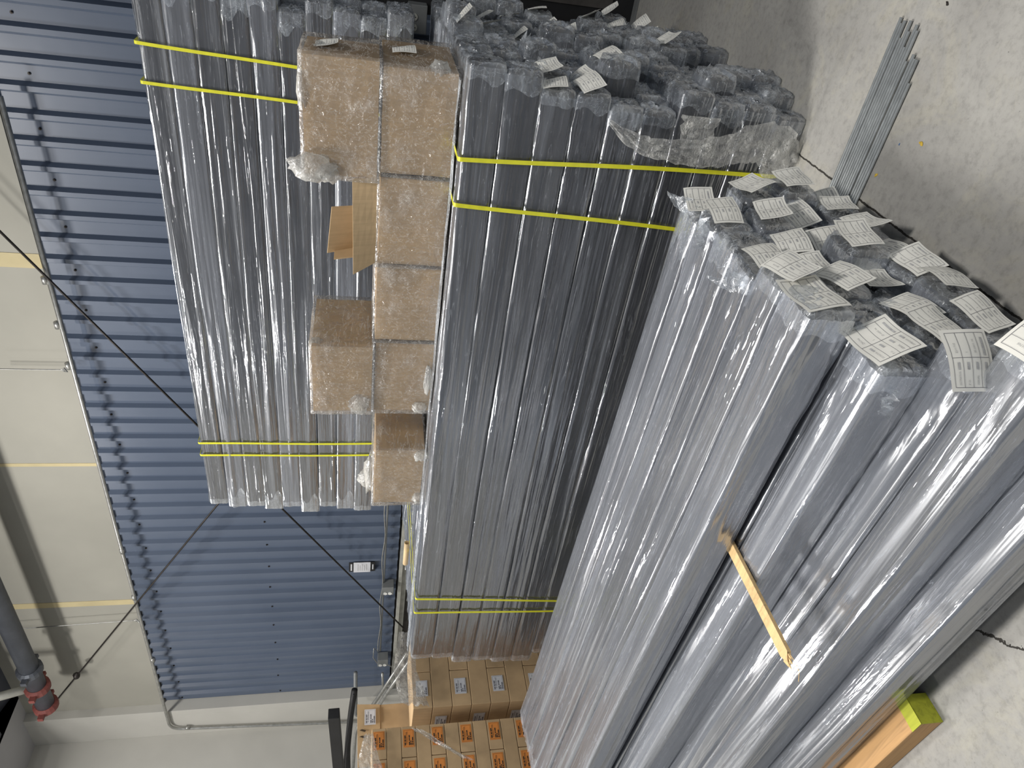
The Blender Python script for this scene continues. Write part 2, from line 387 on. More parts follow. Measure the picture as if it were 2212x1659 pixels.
def brace(a, b, label):
    p, q = hit(*a, 1, YW - .30), hit(*b, 1, YW - .30)
    return tube_obj('brace_rod', [p, q], .011, MAT['brace'], label, 'rod', n=8, group=None)
pa, pb = hit(0, 500, 1, YW - .25), hit(872, 1357, 1, YW - .25)
dirn = (pa - pb).normalized()
tube_obj('brace_rod', [pa + dirn * 1.6, pb], .010, MAT['brace'], 'thin dark brace rod falling from the upper right to the wall ledge on the left', 'rod', n=8)
pa, pb = hit(100, 1540, 1, YW - .25), hit(470, 1090, 1, YW - .25)
dirn = (pb - pa).normalized()
rod2 = empty('brace_rod', pa); tag(rod2, 'thin dark brace rod rising to the red pipe fitting, a dark clump on it', 'rod')
mb = MB(); mb.tube([Vector((0, 0, 0)), dirn * ((pa.z - .05) / -dirn.z * .62)], .010, 8); link('rod', mb.mesh('rod', MAT['brace'], smooth=True), rod2)
p = hit(167, 1460, 1, YW - .25)
mb = MB(); mb.tube([Vector((-.05, 0, 0)), Vector((-.02, 0, .01)), Vector((.02, 0, .005)), Vector((.06, 0, -.01))], [.012, .038, .042, .01], 9)
tag(link('nest_clump', mb.mesh('clump', MAT['brace'], smooth=True), rod2, loc=p - pa), 'dark clump stuck on the rod', None)
def wire(a, b, label):
    p, q = hit(*a, 1, YW - .14), hit(*b, 1, YW - .14)
    e = empty('hanger_wire', q); tag(e, label, 'wire')
    mb = MB(); mb.tube([Vector((0, 0, 0)), p - q], .006, 6); link('wire', mb.mesh('wire', MAT['zinc']), e)
    mb = MB(); mb.tube([(.0, 0, .03), (.02, 0, .0), (0, -.03, -.03), (-.02, 0, 0), (0, 0, .03)], .006, 6, cap=False); link('hook', mb.mesh('hook', MAT['zinc']), e)
wire((0, 797), (140, 799), 'hanger wire over the middle of the beige panels, hooked to the conduit')
wire((30, 1359), (296, 1340), 'hanger wire near the left end of the beige panels, below the yellowed seam')
# sprinkler main with red couplings
pp = [hit(100, 1525, 1, 5.25), hit(-60, 1150, 1, 5.25)]
pz = pp[0].z
e = empty('sprinkler_pipe', (pp[0].x, 5.25, pz)); tag(e, 'thick grey sprinkler pipe with red couplings high in the left corner', 'pipe')
mb = MB(); mb.tube([(0, 0, 0), (11.5, 0, 0)], .10, 20); link('pipe', mb.mesh('pipe', MAT['pipe'], smooth=True), e)
for xx in (.02, .42, .78):
    mb = MB(); mb.tube([(xx - .05, 0, 0), (xx - .03, 0, 0), (xx + .03, 0, 0), (xx + .05, 0, 0)], [.105, .135, .135, .105], 18); mb.box((xx - .025, -.19, -.03), (xx + .025, -.12, .03)); mb.box((xx - .025, .12, -.03), (xx + .025, .19, .03))
    link('coupling', mb.mesh('coupling', MAT['coupling'] if xx < .5 else MAT['pipe'], smooth=False), e)
mb = MB(); mb.tube([(.42, 0, .05), (.42, -.2, .75)], .05, 12); tag(link('branch_pipe', mb.mesh('branch', MAT['ledge'], smooth=True), e), 'pale branch pipe', None)
# wiring along the foot of the blue wall
Yb = YW - .10
a, b = hit(836, 1094, 1, Yb), hit(821, 1405, 1, Yb)
e = empty('wiring_run', (a.x + 4.5, Yb, a.z)); tag(e, 'grey conduit with twin cable low on the blue wall, feeding two outlet boxes', 'conduit')
mb = MB(); mb.tube([(0, 0, 0), b - e.location], .014, 10); link('conduit', mb.mesh('conduit', MAT['plastic_grey'], smooth=True), e)
pts = []
for i in range(60):
    t = i / 59; p = (b - e.location) * t; pts.append(p + Vector((0, -.015, .022 + .012 * math.sin(i * .9))))
pts += [hit(808, 1400, 1, Yb) - e.location, hit(806, 1420, 1, Yb) - e.location, hit(815, 1433, 1, Yb) - e.location, hit(830, 1432, 1, Yb) - e.location, hit(846, 1440, 1, Yb) - e.location, hit(849, 1452, 1, Yb) - e.location]
mb = MB(); mb.tube(pts, .007, 6); link('cable', mb.mesh('cable', MAT['zinc'], smooth=True), e)
for nm, (px, py) in (('nearer', (837, 1268)), ('farther', (826, 1424))):
    p = hit(px, py, 1, Yb - .03)
    o = empty('outlet_box', p); tag(o, 'small grey outlet box with two round white covers, the %s one on the low conduit' % ('right-hand' if nm == 'nearer' else 'left-hand'), 'outlet box', 'outlet boxes on the blue wall')
    mb = MB(); mb.box((-.09, -.055, -.075), (.06, .075, .065)); link('housing', mb.mesh('housing', MAT['plastic_grey'], bevel=.008), o)
    for dz in (-.032, .026):
        mb = MB(); mb.tube([(-.055, -.05, dz), (-.055, -.062, dz)], .024, 14); c = link('cover_disc', mb.mesh('disc', MAT['white_plastic']), o)
p = hit(782, 1224, 1, YW - .045)
o = empty('wall_notice', p); tag(o, 'white printed notice on a dark plate fixed to the blue wall', 'sign')
mb = MB(); mb.box((-.085, -.006, -.155), (.085, .003, .155)); link('backing_plate', mb.mesh('plate', MAT['black_steel'], bevel=.004), o)
mb = MB(); mb.box((-.09, -.012, -.10), (.09, -.006, .10)); mb.box((-.06, -.010, .118), (.06, -.006, .135)); mb.box((-.045, -.010, -.135), (.045, -.006, -.122)); link('notice', mb.mesh('notice', MAT['sticker_white']), o)
mb = MB()
for k in range(5): mb.box((-.06, -.0135, .045 - k * .025), (.06 - .02 * (k % 2), -.012, .052 - k * .025))
tag(link('printing', mb.mesh('print', MAT['ink_faint']), o), None, None)
# pipes, hoses and post in the far left corner
Yl = 5.0
def gal(pts, r, mat, label, cat='pipe', nm='steel_conduit', foot=False):
    q = [hit(px, py, 1, yy) for px, py, yy in pts]
    if foot: q.append(Vector((q[-1].x, q[-1].y, 0)))
    return tube_obj(nm, curve_pts(q), r, mat, label, cat)
gal([(880, 1410, 4.9), (816, 1508, 4.9), (768, 1575, 4.9), (760, 1700, 4.6)], .022, MAT['zinc'], 'shiny steel conduit bending behind the tall open carton, nearer the wall notice')
gal([(886, 1425, 4.8), (828, 1508, 4.8), (782, 1590, 4.8), (774, 1700, 4.5)], .022, MAT['zinc'], 'shiny steel conduit bending behind the tall open carton, the lower of the pair')
gal([(768, 1453, 5.35), (768, 1540, 5.35), (770, 1545, 5.35)], .026, MAT['plastic_grey'], 'grey pipe rising above the cartons in front of the left end of the blue wall', foot=True)
gal([(826, 1454, 5.45), (827, 1490, 5.45)], .016, MAT['zinc'], 'thin pale pipe between the shiny conduits and the blue wall', foot=True)
gal([(766, 1490, 4.9), (758, 1540, 4.8), (750, 1620, 4.6), (752, 1700, 4.4)], .038, MAT['black_steel'], 'thick black hose hanging beside the bent steel conduits', 'hose', 'hose')
gal([(764, 1500, 4.8), (754, 1560, 4.7), (743, 1640, 4.5), (744, 1700, 4.4)], .009, MAT['black_steel'], 'thin black cable beside the thick black hose', 'cable', 'cable')
a = hit(721, 1541, 1, 4.2); b = hit(735, 1700, 1, 4.2)
mb = MB(); d = b - a; ln = d.length; mb.box((0, -.06, -.06), (ln, .06, .06))
o = link('steel_beam', mb.mesh('beam', MAT['black_steel'], bevel=.006)); o.matrix_world = Matrix.Translation(a) @ d.to_track_quat('X', 'Z').to_matrix().to_4x4()
tag(o, 'square black steel beam with its end pointing at the cream corner', 'beam')
mb = MB(); mb.box((-10.5, 4.08, 0), (-10.36, 4.34, 2.02)); mb.box((-10.5, 4.08, 1.84), (-9.6, 4.34, 1.86)); 
# dark steelwork beyond the right-hand ends of the stacks
o = empty('steel_column', (-.3, 5.25, 0)); tag(o, 'black steel column and plates in the dark corner behind the stack ends', 'column')
mb = MB(); mb.box((-.57, -.15, .012), (.9, .1, 3.6)); link('web', mb.mesh('web', MAT['black_steel'], bevel=.004), o)
mb = MB(); mb.box((-.60, -.22, 0), (.95, .16, .012)); link('base_plate', mb.mesh('bp', MAT['plastic_grey'], bevel=.002), o)
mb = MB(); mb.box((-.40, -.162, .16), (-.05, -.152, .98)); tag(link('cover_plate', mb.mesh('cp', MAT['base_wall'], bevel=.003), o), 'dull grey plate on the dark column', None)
p = Vector((-.885, 4.99, 1.44))
o = empty('power_outlet', p); tag(o, 'steel four-way power outlet box in the dark gap between the stacks', 'outlet box')
mb = MB(); mb.box((-.08, -.012, -.062), (.085, .1, .055)); link('housing', mb.mesh('h', MAT['plastic_grey'], bevel=.004), o)
for dx in (-.045, .015):
    mb = MB(); mb.tube([(dx, -.010, .018), (dx, -.018, .018)], .022, 14); r = link('socket', mb.mesh('s', MAT['ledge']), o)
    mb = MB(); mb.tube([(dx + .006, -.017, .022), (dx + .006, -.021, .022)], .003, 8); mb.tube([(dx - .006, -.017, .022), (dx - .006, -.021, .022)], .003, 8); mb.tube([(dx, -.017, .010), (dx, -.021, .010)], .0035, 8); link('slots', mb.mesh('sl', MAT['black_steel']), r).location = (0, 0, 0)
mb = MB(); mb.tube([(.0, .04, .055), (.0, .04, .9)], .012, 8); link('feed_pipe', mb.mesh('fp', MAT['plastic_grey'], smooth=True), o)

# ------------------------------------------------------------------ printed labels
FONT_CACHE = {}
def text_tris(txt):
    if txt in FONT_CACHE: return FONT_CACHE[txt]
    cu = bpy.data.curves.new('t', 'FONT'); cu.body = txt; cu.size = 1.0; cu.resolution_u = 1
    ob = bpy.data.objects.new('t', cu); COL.objects.link(ob); bpy.context.view_layer.update()
    me = bpy.data.meshes.new_from_object(ob.evaluated_get(bpy.context.evaluated_depsgraph_get()))
    vs = [(v.co.x, v.co.y) for v in me.vertices]; fs = [tuple(p.vertices) for p in me.polygons]
    w_ = max(v[0] for v in vs) if vs else 1
    COL.objects.unlink(ob); bpy.data.objects.remove(ob); bpy.data.curves.remove(cu); bpy.data.meshes.remove(me)
    FONT_CACHE[txt] = (vs, fs, w_); return FONT_CACHE[txt]
def put_text(mb, txt, x, y, h, wmax, surf, off):
    vs, fs, w_ = text_tris(txt); sx = min(h, wmax / w_)
    mb.add([surf(x + vx * sx, y + vy * h, off) for vx, vy in vs], fs)
def put_rect(mb, x0, y0, x1, y1, surf, off, n=1):
    for k in range(n):
        a = x0 + (x1 - x0) * k / n; b = x0 + (x1 - x0) * (k + 1) / n
        mb.add([surf(a, y0, off), surf(b, y0, off), surf(b, y1, off), surf(a, y1, off)], [(0, 1, 2, 3)])
def make_tag(seed, amp=.006, W=.165, H=.125):
    """loose paper form, local plane y (width) and z (height), facing +x"""
    rnd = random.Random(seed); ph = [rnd.uniform(0, 6) for _ in range(3)]
    def surf(u, v, off):           # u 0..W to the right seen from +x, v 0..H up
        a, b = u / W, v / H
        x = amp * (math.sin(a * 5 + ph[0]) + .7 * math.sin(b * 3.5 + a * 2 + ph[1])) + .012 * (1 - b) * rnd_c
        return (x + off, u - W / 2, v - H / 2)
    rnd_c = rnd.uniform(-.3, 1.0)
    vs = []; fs = []; nu, nv = 12, 8
    for j in range(nv + 1):
        for i in range(nu + 1): vs.append(surf(W * i / nu, H * j / nv, 0))
    for j in range(nv):
        for i in range(nu):
            k = j * (nu + 1) + i; fs.append((k, k + 1, k + nu + 2, k + nu + 1))
    n0 = len(vs); vs += [(v[0] - .0006, v[1], v[2]) for v in vs]; fs += [tuple(i + n0 for i in f[::-1]) for f in fs]
    paper = me_from('paper', vs, fs, MAT['paper'], True)
    mb = MB(); m = .010; o_ = .0012; t = .0011
    for k in range(5):
        y = m + (H - 2 * m) * k / 4; put_rect(mb, m, y - t / 2, W - m, y + t / 2, surf, o_, 10)
    for x in (m, W * .52, W - m):
        for q in range(6):
            y0 = m + (H - 2 * m) * q / 6; y1 = m + (H - 2 * m) * (q + 1) / 6
            put_rect(mb, x - t / 2, y0, x + t / 2, y1, surf, o_)
    lines = mb.mesh('printed_table', MAT['ink'])
    mb = MB(); rh = (H - 2 * m) / 4
    rows = [('DESTINATION', 'ZJ01705'), ('P.O.', '1'), ('SERIAL', 'SP-0491 06'), ('DIMENSION', '')]
    for r_, (l1, l2) in enumerate(rows):
        yb = H - m - rh * (r_ + .66)
        put_text(mb, l1, m + .006, yb, .0085, .034, surf, o_)
        put_rect(mb, m + .045, yb, m + .064, yb + .006, surf, o_, 2)
        if l2: put_text(mb, l2, W * .52 + .012, yb, .0085, .05, surf, o_)
        else: put_rect(mb, W * .52 + .006, yb, W * .52 + .056, yb + .006, surf, o_, 4)
    words = mb.mesh('printed_words', MAT['ink_faint'])
    return paper, lines, words
TAGS = [make_tag(s) for s in range(6)]
def add_tag(parent, loc, rot, k, scale=1.0):
    pm, lm, wm = TAGS[k % len(TAGS)]
    o = link('packing_label', pm, parent, loc=loc, rot=rot); o.scale = (scale,) * 3
    a = link('printed_table', lm, o); b = link('printed_words', wm, o)
    return o
def make_sticker(col, W, H, title):
    def surf(u, v, off): return (off, u - W / 2, v - H / 2)
    mb = MB(); put_rect(mb, 0, 0, W, H, surf, .0008); s = mb.mesh('sticker', MAT[col])
    mb = MB(); mk = .006
    for (x0, y0, x1, y1) in ((mk, mk, W - mk, mk + .0012), (mk, H - mk, W - mk, H - mk - .0012), (mk, mk, mk + .0012, H - mk), (W - mk, mk, W - mk - .0012, H - mk)):
        put_rect(mb, x0, y0, x1, y1, surf, .0016)
    put_text(mb, title, .02, H * .60, .016, W - .035, surf, .0016)
    rnd = random.Random(len(title) + int(W * 1000))
    for ry, segs in ((.82, (.25, .2, .3)), (.44, (.3, .12, .1, .22)), (.30, (.2, .12)), (.14, (.16, .14, .3))):
        x = .014
        for sg in segs:
            w_ = sg * W * .8; put_rect(mb, x, H * ry - .004, x + w_ * .8, H * ry + .004, surf, .0016); x += w_
    return s, mb.mesh('printing', MAT['ink_black'] if col == 'sticker_orange' else MAT['ink'])
ST_O = make_sticker('sticker_orange', .125, .075, 'STAINLESS STEEL')
ST_W = make_sticker('sticker_white', .125, .085, 'HP OPEN BRACKET')
def add_sticker(parent, st, loc, rotz=0.0, sc_=1.0):
    o = link('sticker', st[0], parent, loc=loc, rot=(0, 0, rotz)); o.scale = (sc_,) * 3
    link('printing', st[1], o); return o

# ------------------------------------------------------------------ wrapped profiles (the long charcoal bundles)
def ring(s, r, n_c=3):
    """rounded square ring around the x axis, returns (y, z, perimeter angle)"""
    pts = []; h = s / 2 - r
    for cx_, cz_, a0 in ((h, h, 0), (-h, h, 90), (-h, -h, 180), (h, -h, 270)):
        for k in range(n_c + 1):
            a = math.radians(a0 + 90 * k / n_c); pts.append((cx_ + r * math.cos(a), cz_ + r * math.sin(a)))
    return pts
def dense_ring(s, r, per_side=9):
    base = ring(s, r, 2); out = []
    n = len(base)
    for i in range(n):
        a = Vector(base[i]); b = Vector(base[(i + 1) % n]); d = (b - a).length
        m_ = per_side if d > s * .4 else 1
        for k in range(m_): out.append(a.lerp(b, k / m_))
    return out
def make_core(seed, Lg, S):
    rg = dense_ring(S, .010, 1); n = len(rg); st = 22; vs = []; fs = []
    for i in range(st + 1):
        x = -Lg * i / st
        dy = .003 * fb(seed * 7.1, x * .9, 1); dz = .002 * fb(seed * 3.3, x * .9, 4)
        for (y, z) in rg: vs.append((x, y + dy, z + dz + S / 2))
    for i in range(st):
        for k in range(n):
            k2 = (k + 1) % n; fs.append((i * n + k, i * n + k2, (i + 1) * n + k2, (i + 1) * n + k))
    fs.append(tuple(range(n))[::-1]); fs.append(tuple(st * n + k for k in range(n)))
    me = me_from('foam_core', vs, fs, MAT['foam'])
    bm = bmesh.new(); bm.from_mesh(me); bmesh.ops.recalc_face_normals(bm, faces=list(bm.faces)); bm.to_mesh(me); bm.free(); return me
def make_sleeve(seed, Lg, S, mat, loose=1.0):
    rnd = random.Random(seed * 13 + 5); rg = dense_ring(S + .003, .012, 11); n = len(rg)
    st = int(Lg / .075); vs = []; fs = []
    # pleats: narrow ridges that wander along the bundle
    pl = []
    for _ in range(16):
        c = rnd.random(); pl.append((c, rnd.uniform(-.10, .10), rnd.uniform(.008, .020), rnd.uniform(.004, .010) * loose, rnd.uniform(.0, .7), rnd.uniform(.35, 1.0), rnd.uniform(0, 6)))
    fan = []
    for e_ in (0, 1):
        for _ in range(12):
            fan.append((rnd.random(), rnd.uniform(-.55, .55), rnd.uniform(.006, .012), rnd.uniform(.003, .007) * loose, e_, rnd.uniform(.08, .22)))
    xs_ = [.028 * i for i in range(20)]
    while xs_[-1] < Lg - .62: xs_.append(xs_[-1] + .085)
    m__ = 16; r0 = xs_[-1]
    xs_ += [r0 + (Lg - r0) * (i + 1) / m__ for i in range(m__)]
    st = len(xs_) - 1
    for i in range(st + 1):
        x = -xs_[i]; t = xs_[i] / Lg
        for k, q in enumerate(rg):
            u = k / n; h = .0015 + .002 * (1 + fb(x * 1.2, u * 9, seed * 3.1))
            for c, sl, wd, am, t0, dt, ph in pl:
                tt = (t - t0) / dt
                if 0 < tt < 1:
                    cc = c + sl * tt + .01 * math.sin(tt * 9 + ph); d = (u - cc) % 1.0; d = min(d, 1 - d)
                    h += am * math.exp(-(d / wd) ** 2) * math.sin(math.pi * tt) ** .5
            for c, sl, wd, am, e_, ln__ in fan:
                tt = (t if e_ == 0 else 1 - t) / ln__
                if tt < 1:
                    cc = c + sl * tt * .5; d = (u - cc) % 1.0; d = min(d, 1 - d)
                    h += am * math.exp(-(d / wd) ** 2) * (1 - tt)
            # puckers near both ends
            e = math.exp(-((x + .02) / .22) ** 2) + math.exp(-((x + Lg) / .2) ** 2)
            h += e * .0035 * (1 + fb(x * 22, u * 40, seed * 5.7))
            ln = math.hypot(q[0], q[1]); vs.append((x, q[0] * (1 + h / ln), q[1] * (1 + h / ln) + S / 2))
    for i in range(st):
        for k in range(n):
            k2 = (k + 1) % n; fs.append((i * n + k, i * n + k2, (i + 1) * n + k2, (i + 1) * n + k))
    return me_from('film_sleeve', vs, fs, mat, True)
def make_end(seed, S, puff=.03, back=.11, mat=None):
    """film folded over the end of a bundle: milky, crumpled cap; local +x is outwards"""
    rnd = random.Random(seed * 31 + 2); rg = dense_ring(S + .010, .014, 6); n = len(rg); vs = []; fs = []
    bx = [-back, -back * .75, -back * .5, -back * .25, -.005, puff * .5]
    for j, x in enumerate(bx):
        for k, q in enumerate(rg):
            u = k / n; sc_ = 1 + .035 * fb(x * 40, u * 30, seed * 2.2) + (.02 if j == 0 else 0)
            if j == len(bx) - 1: sc_ *= .93
            xx = x + (back * .8 * fb(u * 10, seed, 3.0) if j == 0 else .012 * fb(u * 12, x * 9, seed))
            vs.append((xx, q[0] * sc_, q[1] * sc_ + S / 2))
    for f_ in (.68, .4, .15):
        for k, q in enumerate(rg):
            u = k / n; a = math.atan2(q[1], q[0])
            vs.append((puff * (.6 + .5 * fb(math.cos(a) * 3 * f_, math.sin(a) * 3 * f_, seed * 1.7)) + .008 * fb(u * 25, f_ * 9, seed), q[0] * f_, q[1] * f_ + S / 2))
    rows = len(bx) + 3
    for i in range(rows - 1):
        for k in range(n):
            k2 = (k + 1) % n; fs.append((i * n + k, (i + 1) * n + k, (i + 1) * n + k2, i * n + k2))
    fs.append(tuple((rows - 1) * n + k for k in range(n)))
    return me_from('folded_film', vs, fs, mat or MAT['film_end'], True)
def make_tuft(seed):
    """loose ruffled tail of film standing off a bundle end"""
    rnd = random.Random(seed); vs = []; fs = []; nu, nv = 14, 7
    for j in range(nv + 1):
        for i in range(nu + 1):
            a = (i / nu - .5) * 2.6; r = .015 + .085 * j / nv * (1 + .3 * math.sin(i * 1.9 + seed))
            vs.append((-.02 + r * math.cos(a) * .6 + .018 * fb(i * .7, j * .5, seed), r * math.sin(a) + .012 * fb(i, j, seed * 2), .022 * math.sin(i * 2.1 + j) * j / nv))
    for j in range(nv):
        for i in range(nu):
            k = j * (nu + 1) + i; fs.append((k, k + 1, k + nu + 2, k + nu + 1))
    return me_from('film_tail', vs, fs, MAT['film_end'], True)

SEC = .1295
LG = 3.72
CORES = [make_core(s, LG, SEC) for s in range(3)]
SLEEVES = [make_sleeve(s, LG, SEC, MAT['film'], 1.0) for s in range(6)]
SLEEVES_H = [make_sleeve(s + 20, LG, SEC, MAT['film_hazy'], 1.3) for s in range(5)]
ENDS = [make_end(s, SEC, .022 + .010 * (s % 3), (.05, .09, .035, .14, .06, .04)[s]) for s in range(6)]
TAILS = [make_tuft(s + 3) for s in range(3)]
LAY = ['top layer'] + [q + ' layer down' for q in ('second', 'third', 'fourth', 'fifth', 'sixth', 'seventh', 'eighth', 'ninth')] + ['bottom layer']
ORD = ['first', 'second', 'third', 'fourth', 'fifth', 'sixth', 'seventh', 'eighth', 'ninth', 'tenth']
def bundle(loc, rotz, i, label, group, sleeves, end=True, far_end=True, lab=None, tail=False, roll=0.0, film=True):
    o = empty('wrapped_bundle', loc, rotz); o.rotation_euler = (roll, 0, rotz)
    tag(o, label, 'bundle', group)
    link('foam_core', CORES[i % len(CORES)], o)
    if film: link('film_sleeve', sleeves[i % len(sleeves)], o)
    if end:
        e_ = link('folded_film', ENDS[i % len(ENDS)], o)
    if far_end:
        link('folded_film', ENDS[(i + 2) % len(ENDS)], o, loc=(-LG, 0, 0), rot=(0, 0, math.pi))
    if lab: add_tag(o, *lab)
    if tail: link('film_tail', TAILS[i % 3], o, loc=tail, rot=(random.uniform(-1, 1), random.uniform(-.6, .2), random.uniform(-.5, .5)))
    return o
# --- main strapped stack: ten layers, ten deep, ends towards the right
P0 = .1385; YM = 2.70
ends_front = [-.605, -.62, -.68, -.67, -.71, -.715, -.625, -.66, -.66, -.68]       # top layer first
rnd = random.Random(11)
tagged_main = {(2, 0), (3, 0), (3, 1), (2, 1), (1, 6), (2, 6), (3, 8), (4, 2), (4, 7), (5, 8), (6, 6), (5, 4), (7, 8), (6, 8), (8, 9), (0, 5), (3, 6), (2, 8), (1, 8), (7, 5), (4, 9), (6, 9)}
cnt = 0
for r_ in range(10):
    for c_ in range(10):
        x = ends_front[r_] if c_ == 0 else rnd.uniform(-.71, -.58)
        z = .004 + (9 - r_) * P0; y = YM + P0 * .5 + c_ * .1405
        lay = 'top' if r_ == 0 else ('bottom' if r_ == 9 else ORD[r_])
        dep = 'front' if c_ == 0 else ('back' if c_ == 9 else ORD[c_])
        lb = 'black wrapped bundle in the big strapped stack, %s, %s' % (LAY[r_], 'front row' if c_ == 0 else ('back row' if c_ == 9 else ORD[c_] + ' row back'))
        lab = None
        if (r_, c_) in tagged_main:
            lab = ((.04, rnd.uniform(-.02, .02), SEC * .62), (rnd.uniform(-.25, .25), rnd.uniform(-.9, -.2), rnd.uniform(-.25, .25)), cnt, .75)
        bundle((x, y, z), 0, cnt, lb, 'bundles in the big strapped stack', SLEEVES, True, (c_ == 0 or r_ == 0), lab, film=True,
               tail=((.0, 0, SEC * .8) if rnd.random() < .12 and c_ > 0 else False))
        cnt += 1
# --- rear stack: a lower tier and an upper tier on timbers
YF = 4.20
for tier, zb, pz_ in (('lower', .004, .1385), ('upper', 1.508, .1392)):
    for r_ in range(10):
        if tier == 'lower' and r_ > 9: continue
        for c_ in range(3):
            x = -.76 + rnd.uniform(-.04, .05) if tier == 'upper' else -.74 + rnd.uniform(-.03, .03)
            if tier == 'upper' and r_ < 5: x += .05
            lay = 'top' if r_ == 0 else ('bottom' if r_ == 9 else ORD[r_])
            dep = ['front', 'middle', 'back'][c_]
            lb = 'dark wrapped bundle in the %s, %s, %s row' % ('tall rear tier' if tier == 'upper' else 'shaded lower rear tier', LAY[r_], dep)
            bundle((x, YF + P0 * .5 + c_ * .1405, zb + (9 - r_) * pz_), 0, cnt, lb, 'bundles in the %s rear tier' % tier, SLEEVES_H if (tier == 'upper' and r_ % 3 == 1) else SLEEVES, c_ < 3, c_ == 0, None)
            cnt += 1
for xt in (-1.3, -2.5, -3.7):
    o = boxobj('spacer_timber', (xt - .045, YF, 1.395), (xt + .045, YF + .43, 1.503), MAT['timber'])
    tag(o, 'timber spacer between the rear tiers, %s one' % {-1.3: 'right-hand', -2.5: 'middle', -3.7: 'left-hand'}[xt], 'timber', 'timber spacers under the upper rear tier')
# --- front stack: stepped, turned slightly
RZ = -math.radians(2.58); U = Vector((math.cos(RZ), math.sin(RZ), 0)); V = Vector((-U.y, U.x, 0))
def near_pos(yf, k, pitch, x):
    """yf: front face at x=-0.85; k-th bundle behind it, near end at x"""
    y = yf + pitch * (k + .5); return Vector((x, y - (x + .85) * .045, 0))
levels = [('top', .510, 1.385, 6, .146), ('second', .356, 1.238, 7, .146), ('third', .218, .985, 9, .1425), ('bottom', .080, .885, 10, .139)]
nx = {('top', 0): -.815, ('top', 1): -.825, ('top', 2): -.87, ('top', 3): -.86, ('top', 4): -.86, ('top', 5): -.895,
      ('second', 0): -.885, ('second', 1): -.86, ('third', 0): -.70, ('third', 1): -.80, ('bottom', 0): -.72}
for lv, zb, yf, n_, pitch in levels:
    for k in range(n_):
        x = nx.get((lv, k), rnd.uniform(-.88, -.78)); p = near_pos(yf, k, pitch, x)
        dep = 'front' if k == 0 else ('back' if k == n_ - 1 else ORD[k])
        lb = 'hazy wrapped bundle in the nearest stepped stack, %s layer, %s' % (lv, 'front row' if k == 0 else ('back row' if k == n_ - 1 else ORD[k] + ' row from the front'))
        lab = None
        big = {('top', 0): ((.020, .02, .085), (.1, -.12, .0), .98), ('second', 0): ((.05, .015, .105), (.05, -.45, .05), 1.0),
               ('third', 1): ((.035, -.05, .165), (0.02, -.10, -.62), .9), ('third', 0): ((.04, .0, .10), (.1, -.7, .1), 1.0)}
        if (lv, k) in big:
            l_, r__, s_ = big[(lv, k)]; lab = (l_, r__, cnt, s_)
        elif rnd.random() < .8:
            lab = ((.045, rnd.uniform(-.03, .03), SEC * rnd.uniform(.5, .75)), (rnd.uniform(-.3, .3), rnd.uniform(-.45, .0), rnd.uniform(-.25, .2)), cnt, .80)
        tl = {('top', 5): (.0, .02, .13), ('top', 2): (-.05, -.03, .14), ('top', 4): (-.04, 0, .14), ('second', 0): (-.06, -.06, .06)}.get((lv, k), False)
        bundle((p.x, p.y, zb), RZ, cnt, lb, 'bundles in the stepped front stack', SLEEVES_H, True, True, lab, tail=tl)
        cnt += 1

# ------------------------------------------------------------------ yellow straps
def strap(x, y0, y1, z0, z1, label, group, skew=0.0, skew_f=0.0):
    """band round a stack: loop in the y-z plane, rounded at the corners"""
    wd = .0085; t = .0012; r = .014
    pts = []
    for cy, cz, a0 in ((y0 + r, z1 - r, 180), (y1 - r, z1 - r, 90), (y1 - r, z0 + r, 0), (y0 + r, z0 + r, -90)):
        for k in range(5):
            a = math.radians(a0 - 90 * k / 4); pts.append((cy + r * math.cos(a), cz + r * math.sin(a)))
    # extra points down the front face so that it can twist a little
    fr = [(y0, z0 + r + (z1 - z0 - 2 * r) * k / 14) for k in range(1, 14)]
    pts = pts + fr
    n = len(pts); vs = []; fs = []
    for i, (y, z) in enumerate(pts):
        yy, zz = y, z; q = (z - z0) / (z1 - z0)
        dx = skew * (q - 1) + .004 * math.sin(q * 6 + x); bulge = -.001
        cy, cz = (y0 + y1) / 2, (z0 + z1) / 2
        oy = -t if y < y0 + r else (t if y > y1 - r else 0); oz = t if z > z1 - r else (-t if z < z0 + r else 0)
        for sx in (-wd, wd):
            vs.append((dx + sx, yy - y0, zz - z0)); vs.append((dx + sx, yy + oy - y0, zz + oz - z0))
    for i in range(n):
        j = (i + 1) % n; a, b, c, d = [4 * i + k for k in range(4)]; e, f_, g_, h_ = [4 * j + k for k in range(4)]
        fs += [(b, d, h_, f_), (a, e, g_, c), (a, b, f_, e), (c, g_, h_, d)]
    o = link('strap', me_from('strap', vs, fs, MAT['strap'])); o.location = (x, y0, z0); tag(o, label, 'strap', group); return o
ym0, ym1 = YM - .012, YM + .1405 * 10 + .012; zm1 = .004 + P0 * 10 + .008
strap(-.941, ym0, ym1, .001, zm1, 'yellow strap round the big stack, nearest its labelled ends', 'straps on the big stack', -.04)
strap(-1.126, ym0, ym1, .001, zm1, 'yellow strap round the big stack, second from its labelled ends', 'straps on the big stack', .067)
strap(-3.68, ym0, ym1, .001, zm1, 'yellow strap near the left end of the big stack, the right one of two', 'straps on the big stack', .12)
strap(-3.82, ym0, ym1, .001, zm1, 'yellow strap near the left end of the big stack, the left one of two', 'straps on the big stack', .07)
S1, S2 = .082, .062
yf0, yf1 = YF - .012, YF + .1405 * 3 + .012; zf0, zf1 = 1.505, 1.508 + .1392 * 10 + .010
strap(-1.005, yf0, yf1, zf0, zf1, 'yellow strap on the tall rear tier, above the upper carton', 'straps on the rear tier', S1)
strap(-1.20, yf0, yf1, zf0, zf1, 'yellow strap on the tall rear tier, running down behind the edge of the upper carton', 'straps on the rear tier', S2)
